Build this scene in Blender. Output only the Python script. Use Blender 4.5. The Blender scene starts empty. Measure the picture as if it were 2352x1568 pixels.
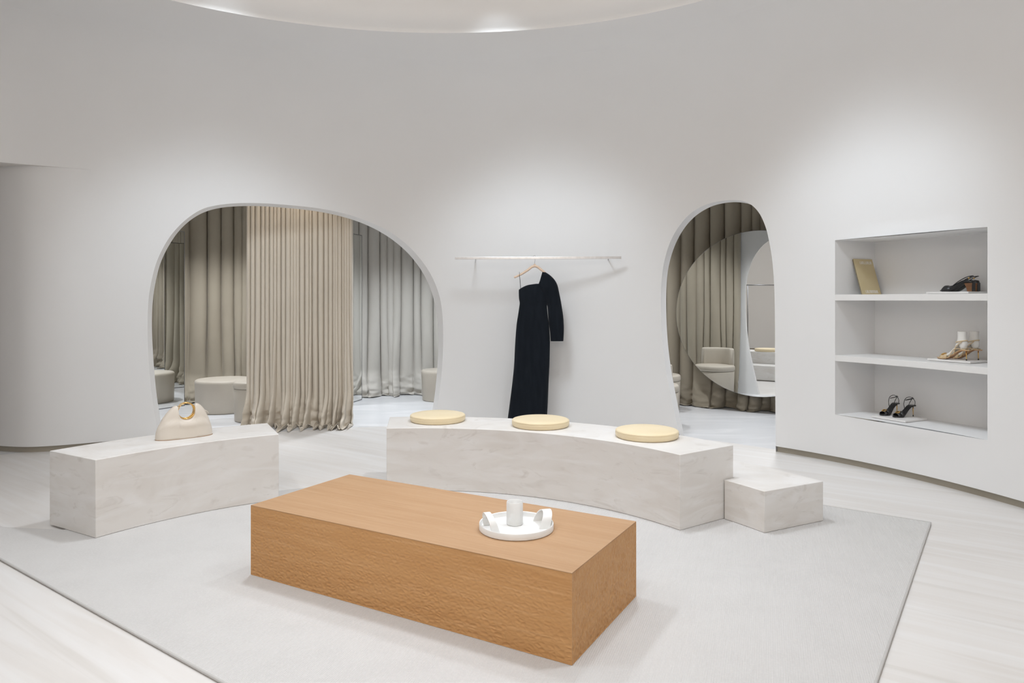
import bpy, math, random
import numpy as np
from mathutils import Vector, Matrix, noise
from mathutils.geometry import delaunay_2d_cdt
PI = math.pi
# ------------------------------------------------------------------ camera, world, lights, exposure
F = 1608.0; CX = 1176.0; HY = 688.0; EYE = 1.35
sc = bpy.context.scene
COL = sc.collection
cam = bpy.data.objects.new('camera', bpy.data.cameras.new('camera')); COL.objects.link(cam)
cam.data.sensor_width = 36; cam.data.lens = F / 2352 * 36
cam.data.shift_y = -(784 - HY) / 2352
cam.data.clip_start = 0.05
cam.location = (0, 0, EYE); cam.rotation_euler = (PI / 2, 0, 0)
sc.camera = cam
w = bpy.data.worlds.new('world'); sc.world = w; w.use_nodes = True
w.node_tree.nodes['Background'].inputs[0].default_value = (1, .98, .95, 1)
w.node_tree.nodes['Background'].inputs[1].default_value = 0.25
sc.view_settings.view_transform = 'Standard'; sc.view_settings.look = 'None'
sc.view_settings.gamma = 1; sc.view_settings.use_curve_mapping = False
sc.view_settings.exposure = 0.12
sc.cycles.max_bounces = 12; sc.cycles.diffuse_bounces = 7; sc.cycles.glossy_bounces = 5
sc.cycles.use_denoising = True

def light(kind, name, loc, target, energy, color=(1, 1, 1), **kw):
    l = bpy.data.lights.new(name, kind); l.energy = energy; l.color = color
    for k, v in kw.items(): setattr(l, k, v)
    o = bpy.data.objects.new(name, l); COL.objects.link(o); o.location = loc
    d = Vector(target) - Vector(loc)
    o.rotation_euler = d.to_track_quat('-Z', 'Y').to_euler()
    return o
WARM2 = (1, .90, .80); WASH = (.82, .91, 1.0); COOL = (.87, .93, 1.0); NEUT = (.95, .97, 1.0); WARM = (1, .90, .78)
# large soft light of the raised ceiling, then the downlights set in it
light('AREA', 'dome_light', (-.5, 3.4, 3.98), (-.5, 3.4, 0), 24, WARM2, shape='ELLIPSE', size=4.6, size_y=3.6)
for x, y, e in [(-2.3, 2.6, 34), (-1.2, 4.6, 34), (.7, 4.6, 34), (1.5, 2.9, 34), (-.6, 1.3, 34)]:
    light('SPOT', 'downlight', (x, y, 3.93), (x, y, 0), e * 4.6, COOL, spot_size=1.75, spot_blend=.9, shadow_soft_size=.12)
# wall washers
for x, y, tx, ty, e in [(-2.0, 4.9, -2.9, 6.8, 88), (-.2, 5.3, .35, 7.4, 95), (1.4, 4.6, 3.0, 5.6, 85)]:
    light('SPOT', 'wall_washer', (x, y, 3.5), (tx, ty, 1.25), e * 1.25, WASH, spot_size=1.25, spot_blend=1.0, shadow_soft_size=.3)
# added fill behind the camera, brightening upright faces turned towards it
light('AREA', 'rear_fill', (-.6, -1.0, 3.35), (-.5, 3.2, 1.0), 78, WARM2, shape='DISK', size=2.2)
# fitting room downlights
for x, y, e, c in [(-3.6, 8.2, 165, NEUT), (-1.2, 8.6, 190, COOL), (2.75, 7.3, 130, NEUT), (1.3, 8.2, 90, NEUT)]:
    light('SPOT', 'fitting_downlight', (x, y, 2.7), (x, y, 0), e, c, spot_size=2.1, spot_blend=.8, shadow_soft_size=.1)
light('AREA', 'curtain_top_fill', (-2.25, 7.38, 2.74), (-2.25, 7.38, 0), 2.2, WARM, shape='RECTANGLE', size=1.1, size_y=.08)  # unseen warm strip, added to tint the top of the sand curtain
light('AREA', 'corridor_fill', (-6.4, 5.0, 2.7), (-6.4, 5.0, 0), 40, NEUT, shape='DISK', size=1.0)  # unseen lamp added as fill for the dim left wall

# ------------------------------------------------------------------ helpers
def P(px, py, z=0.0):
    d = (EYE - z) * F / (py - HY); return ((px - CX) / F * d, d)
def sm(t): t = max(0., min(1., t)); return t * t * (3 - 2 * t)
def lerp(a, b, t): return a + (b - a) * t
def interp(x, pts):
    return float(np.interp(x, [p[0] for p in pts], [p[1] for p in pts]))
def catmull(pts, n=8, closed=False):
    out = []; m = len(pts)
    for i in range(m if closed else m - 1):
        g = lambda k: pts[k % m] if closed else pts[max(0, min(m - 1, k))]
        p0, p1, p2, p3 = [np.array(g(i + k), float) for k in (-1, 0, 1, 2)]
        for j in range(n):
            t = j / n
            out.append(tuple(.5 * (2 * p1 + (p2 - p0) * t + (2 * p0 - 5 * p1 + 4 * p2 - p3) * t * t + (3 * p1 - p0 - 3 * p2 + p3) * t ** 3)))
    if not closed: out.append(tuple(np.array(pts[-1], float)))
    return out
class MB:
    def __init__(s): s.v = []; s.f = []
    def add(s, v, f):
        o = len(s.v); s.v += [tuple(map(float, p)) for p in v]; s.f += [tuple(i + o for i in q) for q in f]; return s
    def grid(s, rows, closed=False, cap=False):
        n = len(rows[0]); v = [p for r in rows for p in r]; f = []
        for i in range(len(rows) - 1):
            for j in range(n if closed else n - 1):
                k = (j + 1) % n
                f.append((i * n + j, i * n + k, (i + 1) * n + k, (i + 1) * n + j))
        if cap:
            f.append(tuple(range(n))[::-1]); f.append(tuple((len(rows) - 1) * n + j for j in range(n)))
        return s.add(v, f)
    def box(s, c, h, R=None):
        v = []
        for z in (-1, 1):
            for x, y in ((-1, -1), (1, -1), (1, 1), (-1, 1)):
                p = Vector((x * h[0], y * h[1], z * h[2]))
                if R is not None: p = R @ p
                v.append((p.x + c[0], p.y + c[1], p.z + c[2]))
        return s.add(v, [(3, 2, 1, 0), (4, 5, 6, 7), (0, 1, 5, 4), (1, 2, 6, 5), (2, 3, 7, 6), (3, 0, 4, 7)])
    def prism(s, poly, z0, z1):
        n = len(poly); v = [(x, y, z0) for x, y in poly] + [(x, y, z1) for x, y in poly]
        f = [(i, (i + 1) % n, n + (i + 1) % n, n + i) for i in range(n)] + [tuple(range(n))[::-1], tuple(range(n, 2 * n))]
        return s.add(v, f)
    def lathe(s, prof, n=48, c=(0, 0, 0), sx=1, sy=1):
        rows = [[(c[0] + r * sx * math.cos(2 * PI * k / n), c[1] + r * sy * math.sin(2 * PI * k / n), c[2] + z) for k in range(n)] for r, z in prof]
        return s.grid(rows, closed=True)
    def tube(s, pts, r, n=8, flat=1.0, up=(0, 0, 1), closed=False):
        pts = [Vector(p) for p in pts]; m = len(pts); rows = []
        for i, p in enumerate(pts):
            a = pts[(i - 1) % m] if closed else pts[max(0, i - 1)]; b = pts[(i + 1) % m] if closed else pts[min(m - 1, i + 1)]
            t = (b - a).normalized(); u = Vector(up); sd = t.cross(u)
            if sd.length < 1e-3: sd = t.cross(Vector((1, 0, 0)))
            sd.normalize(); q = sd.cross(t).normalized()
            rr = r[i] if isinstance(r, (list, tuple)) else r
            rows.append([tuple(p + sd * rr * math.cos(2 * PI * k / n) + q * rr * flat * math.sin(2 * PI * k / n)) for k in range(n)])
        if closed: rows.append(rows[0]); return s.grid(rows, closed=True)
        return s.grid(rows, closed=True, cap=True)
    def build(s, name, m, parent=None, smooth=True, bevel=0, angle=None, recalc=True):
        me = bpy.data.meshes.new(name); me.from_pydata(s.v, [], s.f); me.update()
        if recalc:
            import bmesh
            b = bmesh.new(); b.from_mesh(me); bmesh.ops.remove_doubles(b, verts=b.verts, dist=1e-6)
            bmesh.ops.recalc_face_normals(b, faces=b.faces); b.to_mesh(me); b.free()
        if m: me.materials.append(m)
        o = bpy.data.objects.new(name, me); COL.objects.link(o)
        if parent: o.parent = parent
        me.polygons.foreach_set('use_smooth', [smooth] * len(me.polygons))
        if bevel:
            md = o.modifiers.new('bevel', 'BEVEL'); md.width = bevel; md.segments = 2; md.limit_method = 'ANGLE'; md.angle_limit = .6
            md.harden_normals = False
        if angle:
            me.set_sharp_from_angle(angle=angle)
        return o
def tag(o, label=None, cat=None, group=None, kind=None):
    if label: o['label'] = label
    if cat: o['category'] = cat
    if group: o['group'] = group
    if kind: o['kind'] = kind
    return o
def empty(name, loc, rz, label, cat, group=None):
    o = bpy.data.objects.new(name, None); COL.objects.link(o); o.location = loc; o.rotation_euler = (0, 0, rz)
    o.empty_display_size = .05
    return tag(o, label, cat, group)
def copy_tree(o, parent=None, root=True):
    c = o.copy(); COL.objects.link(c)
    if parent: c.parent = parent
    for ch in [x for x in bpy.data.objects if x.parent == o]: copy_tree(ch, c, False)
    return c

# ------------------------------------------------------------------ materials
def mat(name, col, rough=.6, metal=0, spec=.5, bump=None, veins=None, coat=0, sheen=0, mix=None, rot=0):
    m = bpy.data.materials.new(name); m.use_nodes = True; nt = m.node_tree; N = nt.nodes; L = nt.links
    b = N['Principled BSDF']; b.inputs['Roughness'].default_value = rough; b.inputs['Metallic'].default_value = metal
    b.inputs['Specular IOR Level'].default_value = spec; b.inputs['Base Color'].default_value = (*col, 1)
    b.inputs['Coat Weight'].default_value = coat; b.inputs['Sheen Weight'].default_value = sheen
    tc = N.new('ShaderNodeTexCoord'); src = tc.outputs['Object']
    if rot:
        r = N.new('ShaderNodeMapping'); r.inputs['Rotation'].default_value = (0, 0, rot); L.new(src, r.inputs[0]); src = r.outputs[0]
    def noise_tex(scale, stretch, detail=4, dist=0.):
        mp = N.new('ShaderNodeMapping'); mp.inputs['Scale'].default_value = stretch
        L.new(src, mp.inputs[0]); n = N.new('ShaderNodeTexNoise'); n.inputs['Scale'].default_value = scale
        n.inputs['Detail'].default_value = detail; n.inputs['Distortion'].default_value = dist; L.new(mp.outputs[0], n.inputs['Vector']); return n.outputs[0]
    cur = None
    for v in (veins or []):   # (color, scale, stretch, lo, hi, detail, distortion)
        c2, s, st, lo, hi, de, di = v
        rp = N.new('ShaderNodeMapRange'); rp.inputs['From Min'].default_value = lo; rp.inputs['From Max'].default_value = hi
        L.new(noise_tex(s, st, de, di), rp.inputs[0])
        mx = N.new('ShaderNodeMix'); mx.data_type = 'RGBA'
        if cur: L.new(cur, mx.inputs[6])
        else: mx.inputs[6].default_value = (*col, 1)
        mx.inputs[7].default_value = (*c2, 1); L.new(rp.outputs[0], mx.inputs[0]); cur = mx.outputs[2]
    if cur: L.new(cur, b.inputs['Base Color'])
    prev = None
    for bm in (bump or []):   # (kind, scale, stretch, strength, distance)
        k, s, st, stg, di = bm
        if k == 'noise': h = noise_tex(s, st, 3)
        elif k == 'voronoi':
            mp = N.new('ShaderNodeMapping'); mp.inputs['Scale'].default_value = st
            L.new(src, mp.inputs[0]); vo = N.new('ShaderNodeTexVoronoi'); vo.feature = 'SMOOTH_F1'; vo.inputs['Scale'].default_value = s
            nz = N.new('ShaderNodeTexNoise'); nz.inputs['Scale'].default_value = 14
            L.new(mp.outputs[0], nz.inputs['Vector'])
            ad = N.new('ShaderNodeVectorMath'); ad.operation = 'MULTIPLY_ADD'; ad.inputs[1].default_value = (.04, .04, .04)
            L.new(nz.outputs['Color'], ad.inputs[0]); L.new(mp.outputs[0], ad.inputs[2])
            L.new(ad.outputs[0], vo.inputs['Vector']); h = vo.outputs[0]
        else:
            mp = N.new('ShaderNodeMapping'); mp.inputs['Rotation'].default_value = (0, 0, st[0]); L.new(src, mp.inputs[0])
            wv = N.new('ShaderNodeTexWave'); wv.inputs['Scale'].default_value = s; wv.inputs['Distortion'].default_value = st[1]
            wv.inputs['Detail Scale'].default_value = 20; L.new(mp.outputs[0], wv.inputs['Vector']); h = wv.outputs[1]
        bp = N.new('ShaderNodeBump'); bp.inputs['Strength'].default_value = stg; bp.inputs['Distance'].default_value = di
        L.new(h, bp.inputs['Height'])
        if prev: L.new(prev, bp.inputs['Normal'])
        prev = bp.outputs[0]
    if prev: L.new(prev, b.inputs['Normal'])
    return m
M = {}
M['plaster'] = mat('wall_plaster', (.80, .80, .80), .85, spec=.2, bump=[('noise', 3, (1, 1, 1), .03, .02)],
                   veins=[((.785, .784, .782), .8, (1, 1, 1), .35, .65, 3, 0)])
M['plaster_plain'] = mat('ceiling_plaster', (.78, .755, .73), .9, spec=.2, veins=[((.765, .74, .715), .7, (1, 1, 1), .35, .65, 2, 0)])
M['shelf'] = mat('shelf_paint', (.78, .775, .765), .6, spec=.3, veins=[((.76, .755, .745), 1.5, (1, 1, 1), .3, .7, 2, 0)])
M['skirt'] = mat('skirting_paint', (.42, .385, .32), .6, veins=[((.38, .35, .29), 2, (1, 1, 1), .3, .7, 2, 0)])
M['floor'] = mat('limestone_floor', (.69, .67, .65), .42, spec=.4, rot=math.radians(35),
                 veins=[((.64, .61, .58), 1.2, (.5, 2.2, 1), .44, .76, 7, 1.5), ((.74, .735, .73), 3.0, (.25, 4.0, 1), .45, .8, 6, .8), ((.61, .585, .555), 2.2, (.2, 5, 1), .6, .74, 6, .6)])
M['fit_floor'] = mat('fitting_floor_stone', (.70, .71, .73), .25, spec=.5,
                     veins=[((.66, .67, .69), 1.1, (.6, 2.2, 1), .42, .7, 6, 1.0), ((.84, .845, .86), 2.2, (.5, 2, 1), .5, .8, 5, .8)])
M['stone'] = mat('veined_marble', (.745, .725, .70), .45, spec=.4,
                 veins=[((.685, .655, .62), 1.6, (1, 1, 2.6), .42, .72, 8, 2.0), ((.79, .78, .77), 3.0, (1, 1, 4), .48, .75, 7, .8), ((.61, .58, .545), 3.4, (1, 1, 2.8), .58, .78, 9, 2.6)])
M['rug'] = mat('woven_wool', (.60, .59, .58), .95, spec=.1, sheen=.1,
               veins=[((.575, .565, .555), 6, (1, 1, 1), .4, .75, 5, 0), ((.62, .61, .60), 90, (1, 1, 1), .45, .75, 2, 0)],
               bump=[('wave', 38, (math.radians(20), 1.0), .4, .004), ('noise', 260, (1, 1, 1), .5, .003)])
M['rug_edge'] = mat('rug_binding', (.50, .49, .475), .9, spec=.1, bump=[('noise', 200, (1, 1, 1), .4, .002)])
WV = [((.50, .26, .10), 2.2, (.5, 6, 6), .42, .68, 5, .6), ((.60, .345, .16), 9, (.4, 10, 10), .5, .75, 4, .3)]
M['wood'] = mat('carved_oak', (.545, .295, .12), .5, spec=.3, veins=WV,
                bump=[('noise', 60, (.5, .5, 2), .2, .003)])
M['wood_top'] = mat('smooth_oak_top', (.45, .275, .15), .5, spec=.35, veins=[((.415, .245, .127), 2.2, (.5, 6, 6), .42, .68, 5, .6), ((.48, .305, .175), 9, (.4, 10, 10), .5, .75, 4, .3)],
                    bump=[('voronoi', 50, (.6, 1, 1), .18, .004), ('noise', 50, (.3, 4, 4), .2, .002)])
M['cushion'] = mat('cream_leather', (.82, .70, .48), .5, spec=.4, sheen=.1, veins=[((.80, .67, .44), 5, (1, 1, 1), .4, .7, 3, 0)], bump=[('noise', 120, (1, 1, 1), .08, .002)])
M['ceramic'] = mat('white_ceramic', (.80, .80, .79), .45, spec=.5, veins=[((.77, .77, .755), 12, (1, 1, 1), .4, .7, 3, 0)], bump=[('noise', 90, (1, 1, 3), .12, .002)])
M['steel'] = mat('brushed_steel', (.62, .62, .63), .32, 1, veins=[((.55, .55, .56), 30, (1, 1, 1), .4, .7, 2, 0)])
M['darksteel'] = mat('grey_metal', (.30, .30, .31), .4, 1, veins=[((.26, .26, .27), 30, (1, 1, 1), .4, .7, 2, 0)])
M['dress'] = mat('black_crepe', (.0055, .008, .012), .85, spec=.12, sheen=.08, veins=[((.008, .011, .016), 8, (3, 3, .6), .4, .7, 3, 0)], bump=[('noise', 5, (3, 3, .6), .3, .02)])
M['hanger'] = mat('pale_beech', (.72, .55, .42), .5, veins=[((.66, .49, .36), 12, (1, 1, 6), .4, .7, 3, 0)])
M['bag'] = mat('ivory_leather', (.70, .64, .565), .42, spec=.45, veins=[((.67, .61, .53), 4, (1, 1, 1), .4, .7, 3, 0)], bump=[('noise', 14, (1, 1, 1), .15, .01), ('noise', 300, (1, 1, 1), .1, .001)])
M['bagtrim'] = mat('tan_edge_paint', (.38, .24, .13), .5, veins=[((.33, .2, .1), 20, (1, 1, 1), .4, .7, 2, 0)])
M['gold'] = mat('polished_gold', (.86, .56, .20), .2, 1, veins=[((.80, .50, .16), 30, (1, 1, 1), .4, .7, 2, 0)])
M['black'] = mat('black_leather', (.012, .012, .013), .3, spec=.5, veins=[((.018, .018, .02), 20, (1, 1, 1), .4, .7, 3, 0)])
M['heelwood'] = mat('brown_stacked_heel', (.22, .10, .04), .5, veins=[((.16, .07, .03), 12, (1, 1, 14), .4, .6, 3, 0)])
M['nude'] = mat('beige_leather', (.68, .53, .33), .45, veins=[((.63, .48, .29), 20, (1, 1, 1), .4, .7, 3, 0)])
M['solebrown'] = mat('tan_sole', (.45, .25, .12), .5, veins=[((.38, .2, .09), 20, (1, 1, 1), .4, .7, 3, 0)])
M['form'] = mat('white_foot_form', (.80, .79, .76), .5, veins=[((.77, .76, .73), 10, (1, 1, 1), .4, .7, 3, 0)])
M['plate'] = mat('white_display_slab', (.80, .785, .77), .5, veins=[((.77, .755, .74), 8, (1, 1, 1), .4, .7, 3, 0)])
M['card'] = mat('kraft_cover', (.60, .50, .30), .7, veins=[((.57, .47, .27), 10, (1, 1, 1), .4, .7, 3, 0)])
M['paper'] = mat('white_print', (.82, .80, .78), .7, veins=[((.8, .78, .76), 10, (1, 1, 1), .4, .7, 3, 0)])
M['pages'] = mat('page_edges', (.24, .21, .14), .8, veins=[((.2, .17, .11), 60, (1, 12, 1), .4, .7, 3, 0)])
CB = [('noise', 7, (1, 1, .5), .12, .02), ('noise', 420, (1, 1, 1), .12, .001)]
M['curtain'] = mat('taupe_curtain', (.38, .34, .27), .8, spec=.25, sheen=.12, veins=[((.35, .31, .245), 3, (1, 1, .6), .4, .7, 3, 0)], bump=CB)
M['curtain_front'] = mat('sand_curtain', (.66, .60, .51), .55, spec=.3, sheen=.15, veins=[((.63, .57, .48), 3, (1, 1, .6), .4, .7, 3, 0)], bump=CB)
M['curtain_lit'] = mat('lit_taupe_curtain', (.52, .50, .46), .75, spec=.3, sheen=.15, veins=[((.49, .47, .43), 3, (1, 1, .6), .4, .7, 3, 0)], bump=CB)  # curtain fabric with the brighter, cooler light put into its colour
M['pouf'] = mat('greige_leather', (.52, .475, .405), .5, spec=.4, veins=[((.49, .445, .38), 5, (1, 1, 1), .4, .7, 3, 0)], bump=[('noise', 160, (1, 1, 1), .08, .002)])
M['seam'] = mat('dark_seam', (.07, .06, .05), .8, veins=[((.06, .05, .04), 5, (1, 1, 1), .4, .7, 3, 0)])
M['mirror'] = mat('mirror_glass', (.90, .91, .90), .0, 1, veins=[((.89, .90, .89), 1, (1, 1, 1), .4, .7, 1, 0)])

# ------------------------------------------------------------------ plan of the round room
C0 = (-.53, 3.49)
RK = [(-15, 4.05), (0, 3.97), (14, 3.95), (30, 3.95), (45, 3.95), (60, 3.95), (75, 3.95), (90, 3.95), (104, 3.96), (115, 4.0), (125, 4.1), (135, 4.27), (141, 4.42), (147, 4.62), (155, 4.82),
      (165, 4.95), (180, 5.05), (200, 5.1), (230, 5.3), (270, 5.6), (310, 5.0), (330, 4.4)]
def rad(th):
    ths = [k[0] for k in RK]; n = len(RK)
    th = (th + 15) % 360 - 15
    i = max(k for k in range(n) if ths[k] <= th + 1e-9)
    g = lambda k: (RK[k % n][0] + 360 * (k // n), RK[k % n][1])
    (t0, r0), (t1, r1), (t2, r2), (t3, r3) = g(i - 1), g(i), g(i + 1), g(i + 2)
    m1 = (r2 - r0) / (t2 - t0); m2 = (r3 - r1) / (t3 - t1); h = t2 - t1; u = (th - t1) / h
    return (2 * u ** 3 - 3 * u * u + 1) * r1 + (u ** 3 - 2 * u * u + u) * h * m1 + (-2 * u ** 3 + 3 * u * u) * r2 + (u ** 3 - u * u) * h * m2
NT = 1440
TH = [-85 + 360 * i / NT for i in range(NT + 1)]          # seam behind the camera
PL = np.array([(C0[0] + rad(t) * math.cos(math.radians(t)), C0[1] + rad(t) * math.sin(math.radians(t))) for t in TH])
_t = np.roll(PL[:-1], -1, 0) - np.roll(PL[:-1], 1, 0); _t /= np.hypot(*_t.T)[:, None]
NR = np.c_[_t[:, 1], -_t[:, 0]]; NR = np.vstack([NR, NR[:1]])   # outward
S = np.r_[0, np.cumsum(np.hypot(*np.diff(PL, axis=0).T))]; LEN = S[-1]
def plan(s, off=0.):
    s = min(max(s, 0), LEN)
    x = np.interp(s, S, PL[:, 0] ) ; y = np.interp(s, S, PL[:, 1]); nx = np.interp(s, S, NR[:, 0]); ny = np.interp(s, S, NR[:, 1])
    return x + nx * off, y + ny * off
def s_at(theta): return float(np.interp(theta if theta >= -85 else theta + 360, TH, S))
def hit(px, off=0.):
    a = (px - CX) / F; Q = PL + NR * off; g = Q[:, 0] - a * Q[:, 1]
    for i in range(NT):
        if g[i] * g[i + 1] <= 0 and Q[i, 1] > 1:
            t = g[i] / (g[i] - g[i + 1]); return float(S[i] + t * (S[i + 1] - S[i])), float(Q[i, 1] + t * (Q[i + 1, 1] - Q[i, 1]))
    raise ValueError(px)
def wallpt(px, py, off=0.):
    s, d = hit(px, off); return (s, EYE + (HY - py) / F * d)
TW = .12; ZC = 2.46; RC = 1.06; ZR = ZC + RC
def smap(off=0., cove=True):
    def f(s, t):
        if t <= ZC or not cove: return (*plan(s, off), t)
        a = (t - ZC) / RC; return (*plan(s, off - RC * (1 - math.cos(a))), ZC + RC * math.sin(a))
    return f
def inpoly(x, y, poly):
    c = False; j = len(poly) - 1
    for i in range(len(poly)):
        xi, yi = poly[i]; xj, yj = poly[j]
        if (yi > y) != (yj > y) and x < (xj - xi) * (y - yi) / (yj - yi) + xi: c = not c
        j = i
    return c
def sheet(mb, outer, holes, step, fn):
    v = []; e = []
    for lp in [outer] + holes:
        o = len(v); v += lp; e += [(o + i, o + (i + 1) % len(lp)) for i in range(len(lp))]
    xs = [p[0] for p in outer]; ys = [p[1] for p in outer]
    sx, sy = step
    gx = np.arange(min(xs) + sx, max(xs) - sx * .5, sx); gy = np.arange(min(ys) + sy, max(ys) - sy * .5, sy)
    hb = [(h, min(p[0] for p in h), max(p[0] for p in h), min(p[1] for p in h), max(p[1] for p in h)) for h in holes]
    for x in gx:
        for y in gy:
            if all(not (a <= x <= b and c <= y <= d and inpoly(x, y, h)) for h, a, b, c, d in hb): v.append((float(x), float(y)))
    r = delaunay_2d_cdt([Vector(p) for p in v], e, [], 0, 1e-5)
    vo, fo = r[0], r[2]; keep = []
    for f in fo:
        cx = sum(vo[i].x for i in f) / len(f); cy = sum(vo[i].y for i in f) / len(f)
        if not inpoly(cx, cy, outer): continue
        if any(a <= cx <= b and c <= cy <= d and inpoly(cx, cy, h) for h, a, b, c, d in hb): continue
        keep.append(tuple(f))
    mb.add([fn(p.x, p.y) for p in vo], keep)
# openings, front edge and back edge of the splayed reveal (angular sizes -> positions on the wall)
LO_F = [(372, 1080), (366, 1010), (357, 960), (348, 900), (341, 820), (339, 750), (341, 690), (349, 640), (362, 596), (384, 553), (408, 522), (435, 498), (465, 480), (500, 471), (545, 466.5), (600, 466.5), (660, 470.5), (730, 478),
        (790, 490), (845, 508), (895, 532), (935, 562), (965, 594), (990, 631), (1008, 675), (1016, 720), (1018, 780), (1015, 850), (1008, 910), (1000, 962), (988, 1060)]
LO_B = [(386, 1080), (376, 1010), (368, 960), (359, 900), (352, 820), (349, 750), (351, 690), (359, 640), (371, 598), (392, 557), (415, 526), (441, 503), (470, 487), (505, 477.5), (547, 473.5), (600, 473.5), (658, 477.5), (726, 485),
        (784, 497), (838, 515), (886, 540), (924, 569), (953, 600), (977, 637), (994, 679), (1003, 722), (1007, 780), (1004, 850), (998, 910), (990, 962), (978, 1060)]
RO_F = [(1578, 1100), (1565, 1020), (1553, 965), (1541, 910), (1529, 845), (1521, 775), (1518, 700), (1520, 640), (1527, 595), (1541, 552), (1563, 515), (1590, 487), (1624, 469), (1660, 461), (1697, 460), (1722, 468), (1742, 487), (1757, 517), (1767, 556),
        (1775, 610), (1779, 680), (1780, 760), (1780, 850), (1781, 940), (1782, 1090)]
RO_B = [(1588, 1100), (1575, 1020), (1564, 965), (1553, 910), (1541, 845), (1533, 775), (1530, 700), (1532, 640), (1539, 598), (1553, 557), (1574, 521), (1600, 494), (1632, 475), (1665, 466), (1699, 464.5), (1727, 471), (1748, 490), (1764, 520), (1775, 558),
        (1784, 610), (1788, 680), (1789, 760), (1789, 850), (1790, 940), (1791, 1090)]
def loops(f, b):
    f = catmull(f, 5); b = catmull(b, 5)
    return [wallpt(*p) for p in f], [wallpt(*p, TW) for p in b]
lf, lb = loops(LO_F, LO_B); rf, rb = loops(RO_F, RO_B)
SR0, _ = hit(1918); SR1, _ = hit(2268); NZ0, NZ1 = .40, 1.842
nich = [(SR0, NZ0), (SR1, NZ0), (SR1, NZ1), (SR0, NZ1)]
ZS = 2.53
sC0 = s_at(139.0); sC1 = s_at(195.0)
corr = [(sC0, -.3), (sC1, -.3), (sC1, ZS), (sC0, ZS)]
GAP = .052
def oval(cx, cy, a, b, n=120): return [(cx + a * math.cos(2 * PI * i / n), cy + b * math.sin(2 * PI * i / n)) for i in range(n)]
OC = (-.54, 3.38); OA, OB = 2.83, 2.32
# wall: one continuous plaster shell with its splayed openings
mb = MB(); T1 = ZC + RC * PI / 2
outer = [(LEN * i / 160, GAP) for i in range(161)] + [(LEN * (160 - i) / 160, T1) for i in range(161)]
def densify(h, n=24): return [tuple(np.array(h[i]) * (1 - k / n) + np.array(h[(i + 1) % 4]) * k / n) for i in range(4) for k in range(n)]
sheet(mb, outer, [lf, rf, nich, densify(corr)], (.11, .12), smap())
outb = [(LEN * i / 160, 0) for i in range(161)] + [(LEN * (160 - i) / 160, 2.9) for i in range(161)]
nb0, nb1 = min(SR0, SR1) - .12, max(SR0, SR1) + .30
nb = [(nb0, NZ0 - .1), (nb1, NZ0 - .1), (nb1, NZ1 + .1), (nb0, NZ1 + .1)]
sheet(mb, outb, [lb, rb, nb, densify(corr)], (.16, .3), smap(TW, False))
for a, b in ((lf, lb), (rf, rb)):
    fa, fb = smap(), smap(TW, False)
    mb.grid([[fa(*p) for p in a], [tuple(np.array(fa(*p)) * .55 + np.array(fb(*q)) * .45) for p, q in zip(a, b)], [fb(*q) for q in b]])
for s in (sC0, sC1): mb.add([(*plan(s), 0), (*plan(s, TW), 0), (*plan(s, TW), ZS), (*plan(s), ZS)], [(0, 1, 2, 3)])
wall = mb.build('wall_back', M['plaster'], recalc=False); tag(wall, kind='structure')
# lower wall that curls away to the corridor on the left, with its soffit
fl = catmull([plan(s_at(136.5)), plan(sC0), (-4.04, 6.235), (-4.24, 6.175), (-4.43, 6.19), (-4.65, 6.265), (-5.0, 6.5), (-5.4, 6.95), (-5.65, 7.6), (-5.75, 8.6), (-5.8, 10.4)], 8)[8:]
mb = MB(); mb.grid([[(x, y, z) for x, y in fl] for z in np.linspace(GAP, ZS + .02, 12)]); tag(mb.build('wall_left', M['plaster']), kind='structure')
up = [plan(lerp(sC0, sC1, i / 40)) for i in range(41)]
poly = fl[:45] + [(-7.6, 8.0), (-7.6, 2.0)] + up[::-1][:-1]
mb = MB(); sheet(mb, [tuple(map(float, p)) for p in poly], [], (.3, .3), lambda x, y: (x, y, ZS)); tag(mb.build('trim_1', M['plaster_plain'], smooth=False), kind='structure')
# skirting recess
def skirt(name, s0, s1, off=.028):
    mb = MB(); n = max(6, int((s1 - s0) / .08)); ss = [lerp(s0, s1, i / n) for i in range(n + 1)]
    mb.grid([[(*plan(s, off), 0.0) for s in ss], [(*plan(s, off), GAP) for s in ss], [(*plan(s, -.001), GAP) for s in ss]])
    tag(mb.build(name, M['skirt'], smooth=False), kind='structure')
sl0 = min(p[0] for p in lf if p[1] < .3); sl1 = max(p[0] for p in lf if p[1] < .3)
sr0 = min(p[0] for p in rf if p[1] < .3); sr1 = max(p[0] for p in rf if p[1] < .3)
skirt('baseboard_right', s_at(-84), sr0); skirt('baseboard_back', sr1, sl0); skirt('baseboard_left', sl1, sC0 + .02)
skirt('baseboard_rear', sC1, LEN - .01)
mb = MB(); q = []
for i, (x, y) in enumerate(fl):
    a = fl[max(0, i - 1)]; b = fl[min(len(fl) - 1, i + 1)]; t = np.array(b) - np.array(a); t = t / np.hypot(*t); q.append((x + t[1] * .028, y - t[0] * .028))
mb.grid([[(x, y, 0.) for x, y in q], [(x, y, GAP) for x, y in q], [(x, y, GAP) for x, y in fl]]); tag(mb.build('baseboard_corridor', M['skirt'], smooth=False), kind='structure')
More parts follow.
